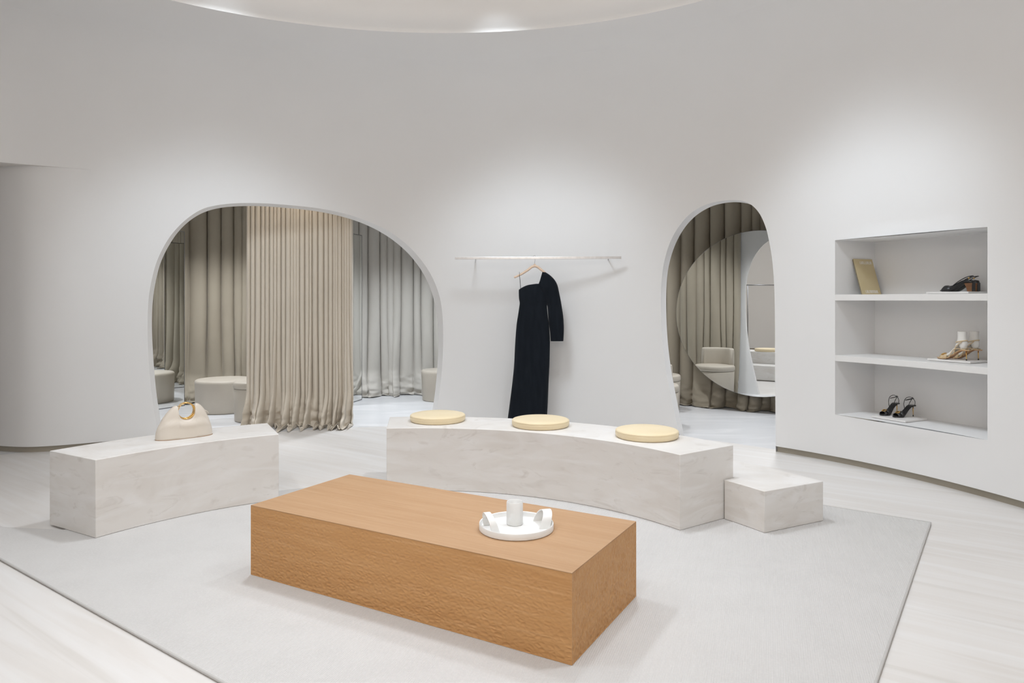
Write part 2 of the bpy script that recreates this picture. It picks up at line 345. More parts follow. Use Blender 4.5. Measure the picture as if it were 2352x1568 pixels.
# ceiling with raised oval dome
N = 200; pin = [plan(LEN * i / N, -RC) for i in range(N)]
ov = oval(*OC, OA, OB)
mb = MB(); sheet(mb, [tuple(map(float, p)) for p in pin], [ov], (.3, .3), lambda x, y: (x, y, ZR))
rows = [[(x, y, ZR) for x, y in ov]]
for k, (ins, z) in enumerate([(.004, .012), (.02, .03), (.05, .05), (.12, .12), (.16, .30), (.22, .42), (.36, .5), (.8, .53)]):
    rows.append([(x, y, ZR + z) for x, y in oval(*OC, OA - ins, OB - ins)])
mb.grid(rows, closed=True); mb.add(rows[-1], [tuple(range(len(rows[-1])))])
tag(mb.build('ceiling', M['plaster'], recalc=False), kind='structure')
# fitting room ceiling and outer walls
mb = MB(); ring = [plan(LEN * i / 120, TW + .01) for i in range(120)]
sheet(mb, [(-8.0, -3.5), (7.0, -3.5), (7.0, 10.8), (-8.0, 10.8)], [[tuple(map(float, p)) for p in ring]], (.8, .8), lambda x, y: (x, y, 2.78))
tag(mb.build('ceiling_fitting_room', M['plaster_plain'], smooth=False), kind='structure')
for nm, a, b in (('wall_north', (-8, 10.8), (7, 10.8)), ('wall_east', (7, 10.8), (7, -3.5)), ('wall_south', (7, -3.5), (-8, -3.5)), ('wall_west', (-8, -3.5), (-8, 10.8))):
    mb = MB(); mb.add([(*a, 0), (*b, 0), (*b, 2.78), (*a, 2.78)], [(0, 1, 2, 3)]); tag(mb.build(nm, M['plaster'], smooth=False), kind='structure')
# floor: pale limestone inside, cooler stone in the fitting room
mb = MB(); NF = 180; pf = [plan(LEN * i / NF, .10) for i in range(NF)]
mb.add([(x, y, 0.) for x, y in pf], [tuple(range(NF))[::-1] if False else tuple(range(NF))]); tag(mb.build('floor', M['floor'], smooth=False), kind='structure')
mb = MB(); sheet(mb, [(-8.0, -3.5), (7.0, -3.5), (7.0, 10.8), (-8.0, 10.8)], [[tuple(map(float, p)) for p in pf]], (1.5, 1.5), lambda x, y: (x, y, 0.0))
tag(mb.build('floor_fitting_room', M['fit_floor'], smooth=False), kind='structure')

# ------------------------------------------------------------------ rug
ARC = (-.64, 2.955)
def arc(r, a): return (ARC[0] + r * math.cos(math.radians(a)), ARC[1] + r * math.sin(math.radians(a)))
A = np.array((2.52, 4.215)); U = np.array((-.577, -.816)); V = np.array((-.813, .582))
rp = [tuple(A), tuple(A + U * 3.49)]
rp += [tuple(A + U * 3.49 + V * 7.05)]
rp += [(-3.0, 4.13), (-2.62, 4.08)] + [arc(2.2, a) for a in range(147, 36, -4)] + [tuple(A + V * 1.15)]
rug = empty('rug', (0, 0, 0), 0, 'large pale grey woven rug under the benches and wooden table', 'rug')
mb = MB(); mb.prism(rp[::-1], .0005, .010); mb.build('woven_field', M['rug'], rug, smooth=False)
edge = []
mb = MB()
def seg(a, b):
    a = np.array(a); b = np.array(b); n = int(np.hypot(*(b - a)) / .05) + 2
    return [(*(a + (b - a) * i / n), .007) for i in range(n + 1)]
pts = seg(A + V * .9, A)[:-1] + seg(A, A + U * 3.49)[:-1] + seg(A + U * 3.49, A + U * 3.49 + V * 7.0)
mb.tube(pts, .006, 8); mb.build('bound_edge', M['rug_edge'], rug)

# ------------------------------------------------------------------ benches
def arc_block(name, r0, r1, a0, a1, h, label, cat, group, extra=None):
    n = max(2, int(abs(a1 - a0) / 1.2)); ang = [lerp(a0, a1, i / n) for i in range(n + 1)]
    poly = [arc(r0, a) for a in ang] + [arc(r1, a) for a in ang[::-1]] if extra is None else extra
    c = (sum(p[0] for p in poly) / len(poly), sum(p[1] for p in poly) / len(poly))
    mb = MB(); mb.prism([(x - c[0], y - c[1]) for x, y in poly], .011, h)
    o = mb.build(name, M['stone'], smooth=True, bevel=.003, angle=math.radians(30)); o.location = (c[0], c[1], 0)
    tag(o, label, cat, group); return o
arc_block('stone_bench', 1.96, 2.44, 118, 150.1, .45, 'curved pale marble bench carrying the ivory handbag', 'bench', 'curved marble benches')
arc_block('stone_bench', 1.96, 2.44, 34.5, 97, .45, 'long curved pale marble bench carrying three cream cushions', 'bench', 'curved marble benches')
st = [arc(2.345, a) for a in (27, 29.5, 32, 34.3)] + [arc(2.445, 34.3)] + [arc(2.445, a) for a in np.linspace(36, 88, 40)] + [arc(2.835, a) for a in np.linspace(88, 27, 48)]
arc_block('stone_step', 0, 0, 0, 0, .25, 'low pale marble step block beside the right end of the cushion bench', 'step', None, extra=st)

# ------------------------------------------------------------------ wooden table
tv = [(-1.273, 3.413), (.220, 2.563), (.561, 3.164), (-.932, 4.014)]
tc = (sum(p[0] for p in tv) / 4, sum(p[1] for p in tv) / 4); ta = math.atan2(tv[1][1] - tv[0][1], tv[1][0] - tv[0][0])
tbl = empty('coffee_table', (tc[0], tc[1], 0), ta, 'low honey oak block table with chiselled sides on the rug', 'table')
hl, hd = 1.718 / 2, .691 / 2
# chiselled side body: gouge relief on real geometry
def gouge(u, z, seed):
    fu, fz = (38, 66) if seed != 1 else (62, 36)
    d = noise.voronoi(Vector((u * fu + .5 * noise.noise(Vector((u * 20, z * 20, seed))), z * fz + .4 * noise.noise(Vector((u * 14, z * 14, seed + 9))), seed * 3.7)))[0]
    return min(d[1] - d[0], .55)
mb = MB()
per = []
def sidepts(x0, y0, x1, y1, n): return [(lerp(x0, x1, i / n), lerp(y0, y1, i / n)) for i in range(n + 1)]
for k, (x0, y0, x1, y1, nx, ny, n) in enumerate([(-hl, -hd, hl, -hd, 0, -1, 520), (hl, -hd, hl, hd, 1, 0, 240), (hl, hd, -hl, hd, 0, 1, 60), (-hl, hd, -hl, -hd, -1, 0, 40)]):
    L_ = math.hypot(x1 - x0, y1 - y0); rows = []
    nz = 120 if k < 2 else 16
    for j in range(nz + 1):
        z = lerp(.011, .3465, j / nz); row = []
        for i in range(n + 1):
            t = i / n; u = t * L_; fade = min(1, i / 2, (n - i) / 2, (nz - j) / 2, j / 1.)
            dsp = -.0034 * (gouge(u, z, k) / .55) * (1.2 - .6 * j / nz) * fade
            row.append((lerp(x0, x1, t) + nx * dsp, lerp(y0, y1, t) + ny * dsp, z))
        rows.append(row)
    mb.grid(rows)
mb.add([(-hl, -hd, .011), (hl, -hd, .011), (hl, hd, .011), (-hl, hd, .011)], [(3, 2, 1, 0)])
mb.build('body', M['wood'], tbl, smooth=True, angle=math.radians(50))
mb = MB(); mb.box((0, 0, .3480), (hl, hd, .0015)); o = mb.build('tabletop', M['wood_top'], tbl, smooth=False, bevel=.001)
tag(o, 'smoother lighter oak top face')

# ------------------------------------------------------------------ tray and cup
TZ = .3496
tray = empty('serving_tray', (.019, 3.06, TZ), math.radians(18), 'round white tray with two arched handles on the wooden table', 'tray')
R = .1625
mb = MB(); mb.lathe([(0, 0), (R - .004, 0), (R, .003), (R, .027), (R - .002, .029), (R - .005, .027), (R - .006, .009), (R - .010, .006), (0, .006)], 96); mb.build('dish', M['ceramic'], tray, angle=math.radians(50))
for sg in (-1, 1):
    mb = MB(); rows = []
    for i in range(29):
        a = PI * i / 28; ch = .066 * math.cos(a); up_ = .0725 * math.sin(a) ** .8 + .0065
        lean = .018 * math.sin(a)
        row = []
        for rr, tt in ((-.017, -1), (.017, -1), (.017, 1), (-.017, 1)):
            x = sg * (.113 + lean + rr * (1 - .15 * math.sin(a))); th = .0028 * tt; y = ch + math.cos(a) * th
            if sg > 0: q_ = math.radians(-5); x, y = .120 + (x - .116) * math.cos(q_) * 1.4 - y * math.sin(q_), (x - .116) * math.sin(q_) + y * math.cos(q_) * .86
            row.append((x, y, (up_ + math.sin(a) * th) * (.87 if sg > 0 else 1)))
        rows.append(row)
    mb.grid(rows, closed=True, cap=True); mb.build('handle', M['ceramic'], tray, angle=math.radians(40), bevel=.001)
cup = empty('candle_cup', (.012, 3.105, TZ + .0068), 0, 'white cylindrical cup standing on the round tray', 'cup')
mb = MB(); mb.lathe([(0, 0), (.034, 0), (.0365, .003), (.0365, .097), (.0345, .1), (.032, .097), (.0315, .02), (0, .016)], 64); mb.build('beaker', M['ceramic'], cup, angle=math.radians(50))

# ------------------------------------------------------------------ cushions
def cushion(x, y, label):
    o = empty('seat_cushion', (x, y, .4505), 0, label, 'cushion', 'round cream seat cushions on the long bench')
    prof = [(0, 0), (.192, 0), (.200, .004), (.2045, .014), (.2055, .028), (.2045, .036), (.202, .0405), (.2025, .043), (.198, .047), (.185, .0505), (.12, .053), (0, .054)]
    mb = MB(); mb.lathe(prof, 96); mb.build('pad', M['cushion'], o)
    mb = MB(); mb.tube([(.2028 * math.cos(2 * PI * i / 96), .2028 * math.sin(2 * PI * i / 96), .0405) for i in range(96)], .0022, 6, closed=True); mb.build('piping', M['cushion'], o)
cushion(-.553, 5.215, 'round cream seat cushion at the left end of the long bench')
cushion(.204, 5.005, 'round cream seat cushion in the middle, below the black dress')
cushion(.886, 4.60, 'round cream seat cushion nearest the low step, right end of the bench')

# ------------------------------------------------------------------ handbag
bang = math.atan2(.22, .268); bl = .348
bag = empty('handbag', (-2.145, 4.585, .4505), bang, 'ivory leather handbag with gold ring handles on the left bench', 'handbag')
sc_ = bl / 2
top = [(-1, .02), (-.985, .045), (-.93, .075), (-.84, .105), (-.74, .135), (-.62, .163), (-.50, .186), (-.38, .203), (-.28, .208), (-.245, .200), (-.24, .175), (-.22, .150), (-.16, .126), (-.06, .116), (.06, .113), (.18, .117), (.27, .128), (.335, .150), (.355, .178), (.36, .203), (.39, .213), (.46, .212),
       (.56, .200), (.66, .180), (.76, .152), (.85, .118), (.93, .078), (.985, .045), (1, .02)]
env = [(-1, .02), (-.93, .075), (-.84, .105), (-.74, .135), (-.62, .163), (-.50, .186), (-.38, .203), (-.2, .213), (0, .217), (.25, .217), (.46, .212), (.56, .200), (.66, .180), (.76, .152), (.85, .118), (.93, .078), (1, .02)]
tp = catmull(top, 5); rows = []
nv = 14
for u, h in tp:
    e = max(0.02, 1 - abs(u) ** 3.2) ** .55
    row = []
    for side in (-1, 1):
        rr = range(nv + 1) if side < 0 else range(nv, -1, -1)
        for j in rr:
            v = j / nv * h / max(h, interp(u, env))
            th = (.058 * (1 - v) ** .75 + .010) * e
            puff = .008 * math.sin(PI * v) * e
            fold = (.006 * math.exp(-((v - .40 - .35 * (u - .1) ** 2) / .09) ** 2) - .006 * math.exp(-((v - .56 - .3 * (u - .1) ** 2) / .10) ** 2)) * e
            slant = .10 * u * 0
            row.append((u * sc_, side * (th + puff + fold) + .004, h * j / nv))
    rows.append(row)
mb = MB(); mb.grid(rows, closed=True, cap=True); mb.build('bag_body', M['bag'], bag)
mb = MB(); pts = [(sc_ * u, sd * .066 * max(.02, 1 - abs(u) ** 3.2) ** .55 + .004, .0015) for sd, us_ in ((-1, np.linspace(-1, 1, 60)), (1, np.linspace(.98, -.98, 58))) for u in us_]
mb.tube(pts, .0025, 6, closed=True); mb.build('base_edge', M['bagtrim'], bag)
for sd in (-1, 1):
    mb = MB(); n = 64; pts = []; rr = []
    for i in range(n):
        a = 2 * PI * i / n; pts.append((.010 + .0515 * math.cos(a), sd * .016 + .004,   .172 + .0515 * math.sin(a))); rr.append(.0026 + .0022 * (.5 + .5 * math.cos(a + .6)))
    mb.tube(pts, rr, 10, up=(0, 1, 0), closed=True); mb.build('ring_handle', M['gold'], bag)
mb = MB(); zt = [(u * sc_, .004, h + .0012) for u, h in tp if -.8 < u < -.30]; mb.tube(zt, .0022, 6); mb.build('zip', M['bag'], bag); mb = MB(); zt = [(u * sc_, .004, h + .0012) for u, h in tp if .42 < u < .8]; mb.tube(zt, .0022, 6); mb.build('zip', M['bag'], bag)
mb = MB(); mb.box((.095, .004, .176), (.006, .003, .003)); pl_ = mb.build('zip_pull', M['gold'], bag, bevel=.001)
mb = MB(); mb.tube([(.1, .002, .176), (.118, -.004, .170), (.136, -.008, .158), (.150, -.010, .144)], .0022, 6); mb.tube([(.1, .006, .174), (.114, .004, .163), (.130, .0, .150), (.147, -.006, .141)], .0018, 6); mb.build('tassel', M['bag'], bag)

# ------------------------------------------------------------------ garment rail, hanger, dress
RY = 7.03
def at(px, py, d): return ((px - CX) / F * d, d, EYE + (HY - py) / F * d)
rl = empty('garment_rail', (0, 0, 0), 0, 'slim steel garment rail fixed to the white wall between the openings', 'rail')
a = Vector(at(1045, 592.8, 7.06)); b = Vector(at(1427, 590.3, 6.96)); b.z = a.z
mb = MB(); d = (b - a); ang = math.atan2(d.y, d.x); Rm = Matrix.Rotation(ang, 3, 'Z')
mb.box((a + b) / 2, (d.length / 2, .006, .0125), Rm); mb.build('bar', M['steel'], rl, smooth=False, bevel=.002)
for px in (1092, 1397):
    x0 = (px - CX) / F * 7.0; t = (x0 - a.x) / (b.x - a.x); p = a + d * t
    s, dd = hit(px); wx, wy = plan(s)
    mb = MB(); mb.tube([(p.x, p.y + .004, a.z - .006), (wx, wy - .0, a.z - .012)], .006, 8); mb.build('bracket', M['steel'], rl)
DD = 7.02; K = DD / F
hg = empty('clothes_hanger', (0, 0, 0), 0, 'pale wooden clothes hanger hooked on the steel rail', 'hanger')
H = lambda px, py, dy=0: (at(px, py, DD)[0], DD + dy, at(px, py, DD)[2])
zb = a.z + .0125
mb = MB(); mb.tube(catmull([H(1224, 593), H(1224.5, 589), H(1227.5, 586.8), H(1230, 589), H(1229, 596), H(1228, 603), H(1228, 612)], 6), .0016, 8, up=(0, 1, 0)); mb.build('hook', M['darksteel'], hg)
mb = MB(); pts = catmull([H(1181, 637), H(1196, 630), H(1212, 620), H(1221, 613), H(1228, 611), H(1235, 613), H(1244, 620), H(1256, 630), H(1270, 640)], 6)
mb.tube(pts, [.010 + .003 * math.sin(PI * i / (len(pts) - 1)) for i in range(len(pts))], 10, flat=1.0, up=(0, 1, 0)); mb.build('shoulder_bar', M['hanger'], hg)
mb = MB(); mb.lathe([(0, 0), (.011, .002), (.012, .012), (.008, .022), (0, .024)], 20, c=H(1228, 611)); mb.build('collar', M['hanger'], hg)
dr = empty('evening_dress', (at(1228, 700, DD)[0], DD, .1), 0, 'long black one-sleeved dress hanging from the wooden hanger', 'dress')
ox, oy, oz = dr.location
def garment(rowsdef, th0, seed, n=40, sub=6, thf=None):
    rd = catmull(rowsdef, sub); rows = []
    for y, xl, xr in rd:
        x0, _, z = at(xl, y, DD); x1 = at(xr, y, DD)[0]; cx, hw = (x0 + x1) / 2, (x1 - x0) / 2
        th = (thf(y) if thf else th0); row = []
        for k in range(n):
            a_ = 2 * PI * k / n; c_, s_ = math.cos(a_), math.sin(a_)
            fold = .010 * noise.noise(Vector(((cx + hw * c_) * 14, seed, z * 1.2))) + .006 * math.sin((cx + hw * c_) * 90 + 2 * noise.noise(Vector((seed, 0, z * 2)))) * min(1, max(0, (700 - y) / -200)) * (1 if s_ < 0 else .3)
            row.append((cx + hw * c_ - ox, math.copysign(abs(s_) ** .7, s_) * th + fold * abs(s_) - (.0), z - oz))
        rows.append(row)
    return rows
body = [(651.5, 1231, 1266), (654, 1214, 1266), (658, 1203, 1265), (664, 1193, 1264), (668, 1191.5, 1263), (685, 1192, 1259), (695, 1193.5, 1257), (705, 1192.5, 1256.5), (722, 1190, 1258), (745, 1186.5, 1261), (775, 1184, 1263), (800, 1182.5, 1263), (840, 1180.5, 1262), (880, 1176.5, 1260), (920, 1171.5, 1258.5), (958, 1166.5, 1256.5), (975, 1164, 1255.5)]
mb = MB(); mb.grid(garment(body, .05, 1, 48, thf=lambda y: interp(y, [(650, .022), (680, .045), (720, .05), (800, .055), (975, .07)])), closed=True, cap=True); mb.build('gown', M['dress'], dr)
shp = [(622.5, 1246.5, 1248.5), (625, 1245.5, 1253), (630, 1244, 1261), (636, 1242.3, 1268), (644, 1240, 1275), (655, 1237, 1280.5), (670, 1243, 1284), (690, 1252, 1288), (702, 1257, 1290), (725, 1259, 1293.5), (745, 1261, 1295), (765, 1263.5, 1295), (783, 1264.5, 1294)]
mb = MB(); mb.grid(garment(shp, .045, 5, 40, thf=lambda y: interp(y, [(622, .008), (632, .035), (660, .055), (700, .045), (783, .038)])), closed=True, cap=True); mb.build('sleeve', M['dress'], dr)
mb = MB()
mb.tube([(p[0] - ox, p[1] - oy - .012, p[2] - oz) for p in [H(1193.0, 624), H(1193.7, 640), H(1195.5, 664)]], .0017, 6)
mb.tube([(p[0] - ox, p[1] - oy + .012, p[2] - oz) for p in [H(1193.0, 624), H(1194.4, 640), H(1196.3, 664)]], .0014, 6); mb.build('strap', M['dress'], dr)

# ------------------------------------------------------------------ shelf niche
q0 = np.array(plan(SR0)); q1 = np.array(plan(SR1)); al = (q1 - q0); NL = float(np.hypot(*al)); al = al / NL
dp = np.array((-al[1], al[0]));
if dp[0] < 0: dp = -dp
DEP = .47
skew = np.array((.91, .41))
def N3(a_, p_, z): v = q0 + al * a_ + dp * p_; return (float(v[0]), float(v[1]), z)
ni = MB()
b0 = q0 + skew * DEP; b1 = q1 + dp * .46
# front edge follows the curved wall
fr = [plan(lerp(SR0, SR1, i / 12)) for i in range(13)]
bk = [tuple(b0 * (1 - i / 12) + b1 * i / 12) for i in range(13)]
ni.grid([[(x, y, NZ0) for x, y in fr], [(x, y, NZ0) for x, y in bk], ])
ni.grid([[(x, y, NZ1) for x, y in fr], [(x, y, NZ1) for x, y in bk]])
ni.add([(*bk[0], NZ0), (*bk[-1], NZ0), (*bk[-1], NZ1), (*bk[0], NZ1)], [(0, 1, 2, 3)])
ni.add([(*fr[0], NZ0), (*bk[0], NZ0), (*bk[0], NZ1), (*fr[0], NZ1)], [(0, 1, 2, 3)])
ni.add([(*fr[-1], NZ0), (*bk[-1], NZ0), (*bk[-1], NZ1), (*fr[-1], NZ1)], [(3, 2, 1, 0)])
tag(ni.build('wall_niche', M['plaster'], smooth=False, recalc=False), kind='structure')
for z0, z1, lab in ((1.343, 1.392, 'upper white shelf of the wall niche, under the booklet'), (.842, .890, 'lower white shelf of the wall niche, under the beige sandals')):
    mb = MB(); mb.prism(fr + bk[::-1], z0, z1); o = mb.build('niche_shelf', M['shelf'], smooth=False, bevel=.002); tag(o, lab, 'shelf', 'shelves in the wall niche')
def slab(a0, a1, p0, p1, z, label):
    c = N3((a0 + a1) / 2, (p0 + p1) / 2, z); r = math.atan2(al[1], al[0])
    o = empty('display_slab', c, r, label, 'display slab', 'white display slabs under the shoes')
    mb = MB(); mb.box((0, 0, .009), ((a1 - a0) / 2, (p1 - p0) / 2, .007)); mb.build('slab', M['plate'], o, smooth=False, bevel=.002)
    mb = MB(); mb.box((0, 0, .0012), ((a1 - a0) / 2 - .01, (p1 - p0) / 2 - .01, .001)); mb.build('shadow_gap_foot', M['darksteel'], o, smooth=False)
slab(.66, .97, .17, .445, 1.3925, 'white slab under the black slingback heels, top compartment')
slab(.66, .975, .185, .445, .8905, 'white slab under the beige sandals, middle compartment')
slab(.235, .525, .13, .40, NZ0 + .0005, 'white slab under the black buckled sandals, bottom compartment')
SLT = .0165
# booklet leaning on the niche side
bt0 = np.array((*(q0 + skew * .20), 1.392 + .30)); bt1 = np.array((*(q0 + skew * .425), 1.392 + .30))
off = np.array((skew[1], -skew[0])) * .098
bb0 = np.array((*(q0 + skew * .20 + off), 1.3935)); bb1 = np.array((*(q0 + skew * .425 + off), 1.3935))
bt0[:2] += np.array((skew[1], -skew[0])) * .008; bt1[:2] += np.array((skew[1], -skew[0])) * .008
ex = Vector(bb1 - bb0); W_ = ex.length; ex.normalize(); ey = Vector(bt0 - bb0); Hh = ey.length; ey.normalize(); ez = ex.cross(ey).normalized()
bk_ = empty('booklet', tuple(bb0), 0, 'tan booklet leaning against the left side of the niche', 'booklet')
def bx(mbx, x0, x1, y0, y1, z0, z1):
    v = []
    for z in (z0, z1):
        for x, y in ((x0, y0), (x1, y0), (x1, y1), (x0, y1)): v.append(tuple(ex * x + ey * y + ez * z))
    mbx.add(v, [(3, 2, 1, 0), (4, 5, 6, 7), (0, 1, 5, 4), (1, 2, 6, 5), (2, 3, 7, 6), (3, 0, 4, 7)])
sg = 1 if ez.y < 0 else -1
mb = MB(); bx(mb, 0, W_, 0, Hh, 0, sg * .002); mb.build('cover', M['card'], bk_, smooth=False)
mb = MB(); bx(mb, .002, W_ - .002, .002, Hh - .002, -sg * .012, 0); mb.build('pages', M['pages'], bk_, smooth=False)
random.seed(4)
mb = MB()
for (u0, u1, v0, v1) in ((.065, .205, Hh - .045, Hh - .022), (.045, .19, .012, .036)):
    x = u0
    while x < u1:
        ww = random.uniform(.006, .012); k = random.random()
        bx(mb, x, x + .0028, v0, v1, sg * .0021, sg * .0026); bx(mb, x, x + ww, (v0 if k < .5 else v1 - .003), (v0 + .003 if k < .5 else v1), sg * .0021, sg * .0026)
        if k > .3: bx(mb, x + ww - .0028, x + ww, v0, v1, sg * .0021, sg * .0026)
        x += ww + .003
tag(mb.build('printed_title', M['paper'], bk_, smooth=False), kind='stuff')

# ------------------------------------------------------------------ shoes
def sole_w(t, W, pointed):
    base = [(0, .10 if pointed else .35), (.04, .45 if pointed else .62), (.1, .72 if pointed else .86), (.2, .95), (.3, 1.0), (.45, .78), (.6, .62), (.8, .66), (.93, .6), (1, .25)]
    return W * interp(t, base)
def sole_z(t, hh): return hh * sm((t - .28) / .55) + .002 + .004 * max(0, (.12 - t) / .12)
def sole(root, L_, W, hh, pointed, m, mu):
    for nm, dz, th, mm in (('sole', 0, .005, mu), ('insole', .005, .003, m)):
        rows = []
        for i in range(41):
            t = i / 40; z = sole_z(t, hh) + dz; ww = sole_w(t, W / 2, pointed); rows.append([(t * L_, -ww, z), (t * L_, ww, z), (t * L_, ww, z + th), (t * L_, -ww, z + th)])
        mb = MB(); mb.grid(rows, closed=True, cap=True); mb.build(nm, mm, root, angle=math.radians(40))
def shoe_slingback(name, loc, rz, label, mirror=1):
    L_, W, hh = .235, .078, .062
    o = empty(name, loc, rz, label, 'shoe', 'pair of black slingback heels'); sole(o, L_, W, hh, False, M['black'], M['black'])
    rows = []
    for i in range(15):   # toe box
        t = .0 + .42 * i / 14; hgt = .040 * sm(t / .16) * (1 - .25 * max(0, t - .25) / .2) + .004; ww = sole_w(t, W / 2, False) + .001; z0 = sole_z(t, hh) + .002
        cut = sm((t - .22) / .2)
        row = []
        for k in range(17):
            a_ = PI * k / 16; c_ = math.cos(a_); s_ = math.sin(a_) ** .7 if 0 < k < 16 else 0
            top_ = hgt * s_ if s_ < .7 else hgt * lerp(s_, .7, cut)
            row.append((t * L_ + (-.012 * s_ * cut), c_ * ww, z0 + top_))
        rows.append(row)
    mb = MB(); mb.grid(rows); mb.grid([[tuple(np.array(p) * (1, .95, .97)) for p in r] for r in rows]); mb.build('toe_cap', M['black'], o)
    for sd in (-1, 1):   # side quarters
        rows = []
        for i in range(13):
            t = .36 + .62 * i / 12; ww = sole_w(t, W / 2, False) + .001; z0 = sole_z(t, hh); hq = lerp(.034, .018, i / 12)
            rows.append([(t * L_, sd * ww, z0), (t * L_, sd * (ww + .001), z0 + hq * .6), (t * L_, sd * (ww - .002), z0 + hq), (t * L_, sd * (ww - .004), z0 + hq * .6), (t * L_, sd * (ww - .004), z0)])
        mb = MB(); mb.grid(rows, cap=False); mb.build('quarter', M['black'], o)
    ww = W * .3
    pts = catmull([(L_ * .40, -W * .40, .035), (L_ * .60, -ww, .075), (L_ * .85, -.02, hh + .045), (L_ * .985, 0, hh + .052), (L_ * .85, .02, hh + .045), (L_ * .60, ww, .075), (L_ * .40, W * .40, .035)], 6)
    mb = MB(); mb.tube(pts, .0032, 6); mb.build('slingback_strap', M['black'], o)
    mb = MB(); mb.box((L_ * .9, -.021, hh + .036), (.005, .0015, .005)); mb.build('buckle', M['gold'], o, bevel=.001)
    rows = []
    for i in range(7):
        k = i / 6; z = k * (hh + .001) ; x0 = lerp(L_ * .845, L_ * .76, k ** 1.5); x1 = lerp(L_ * .985, L_ * 1.0, k); hw = lerp(.019, .024, k)
        rows.append([(x0, -hw, z), (x1, -hw * .8, z), (x1, hw * .8, z), (x0, hw, z)])
    mb = MB(); mb.grid(rows, closed=True, cap=True); hb = mb.build('heel', M['heelwood'], o, smooth=False, bevel=.002); tag(hb, 'brown stacked block heel')
    mb = MB(); mb.box((L_ * .993, 0, hh / 2 + .003), (.0022, .0185, hh / 2)); mb.build('heel_cover', M['black'], o, smooth=False)
    return o
def buckle(root, c, s, m, tilt):
    mb = MB(); pts = []
    for i in range(32):
        a_ = 2 * PI * i / 32; k = 1 / max(abs(math.cos(a_)), abs(math.sin(a_))) ** .75
        p = Matrix.Rotation(tilt, 3, 'Y') @ Vector((s * .8 * k * math.cos(a_), s * k * math.sin(a_), 0)); pts.append((c[0] + p.x, c[1] + p.y, c[2] + p.z))
    mb.tube(pts, s * .24, 8, closed=True); mb.build('buckle', m, root)
def shoe_sandal(name, loc, rz, label, L_, W, hh, m, ms, group, ankle=True, foot=False):
    o = empty(name, loc, rz, label, 'shoe', group); sole(o, L_, W, hh, True, m, ms)
    for t0, wd, hgt in ((.20, .016, .026), (.32, .013, .034)):
        rows = []
        for j, dx in enumerate((-wd, wd)):
            row = []
            for k in range(15):
                a_ = PI * k / 14; t = t0 + dx / L_ * (1 if k < 7 else 1)
                row.append((t * L_, math.cos(a_) * (sole_w(t, W / 2, True) + .001), sole_z(t, hh) + .004 + hgt * math.sin(a_) ** .75 if 0 < k < 14 else sole_z(t, hh)))
            rows.append(row)
        mb = MB(); mb.grid(rows); ob = mb.build('toe_strap', m, o); md = ob.modifiers.new('s', 'SOLIDIFY'); md.thickness = .002
    buckle(o, (L_ * .21, 0, sole_z(.2, hh) + .037), .0145, M['gold'], -.45)
    # ankle straps
    mb = MB()
    if ankle:
        c = (L_ * .78, 0, hh + .052)
        mb.tube([(c[0] + .030 * math.cos(a_) - .008, .028 * math.sin(a_), c[2] + .030 * math.cos(a_ + 1.3) * .35 + .004) for a_ in np.linspace(0, 2 * PI, 28, endpoint=False)], .0024, 6, closed=True)
        mb.tube(catmull([(L_ * .62, -W * .30, sole_z(.62, hh)), (L_ * .60, -W * .36, hh + .02), (L_ * .70, -.030, hh + .058), (L_ * .82, -.012, hh + .072), (L_ * .92, 0, hh + .055), (L_ * .82, .012, hh + .072), (L_ * .70, .030, hh + .058), (L_ * .60, W * .36, hh + .02), (L_ * .62, W * .30, sole_z(.62, hh))], 6), .0024, 6)
        mb.tube(catmull([(L_ * .90, -.012, hh), (L_ * .97, -.006, hh + .03), (L_ * .93, 0, hh + .058)], 6), .0022, 6)
    else:
        mb.tube([(L_ * .76 + .036 * math.cos(a_), .034 * math.sin(a_), hh + .070 + .008 * math.cos(a_)) for a_ in np.linspace(0, 2 * PI, 32, endpoint=False)], .0038, 6, closed=True)
        for sd in (-1, 1):
            mb.tube(catmull([(L_ * .58, sd * W * .33, sole_z(.58, hh)), (L_ * .66, sd * .034, hh + .030), (L_ * .84, sd * .031, hh + .068)], 6), .0032, 6)
            mb.tube(catmull([(L_ * .44, sd * W * .40, sole_z(.44, hh)), (L_ * .62, sd * .036, hh + .012), (L_ * .92, sd * .020, hh + .012)], 6), .0028, 6)
    mb.build('ankle_strap', m, o)
    mb = MB(); mb.tube([(L_ * .90, 0, hh), (L_ * .905, 0, .006)], [.0036, .0026], 10); hl_ = mb.build('heel', M['gold'], o); tag(hl_, 'thin gold stiletto heel')
    mb = MB(); mb.tube([(L_ * .905, 0, .008), (L_ * .905, 0, .0)], .0045, 10); mb.build('heel_tip', M['black'], hl_)
    return o
sr = math.atan2(al[1], al[0])
def toe(a_, p_, z): return N3(a_, p_, z)
T1z = 1.3925 + SLT; T2z = .8905 + SLT; T3z = NZ0 + .0005 + SLT
shoe_slingback('slingback_heel', toe(.715, .265, T1z), sr + .02, 'glossy black slingback shoe with brown block heel, nearer of the pair')
shoe_slingback('slingback_heel', toe(.685, .375, T1z), sr + .05, 'glossy black slingback shoe with brown block heel, farther of the pair')
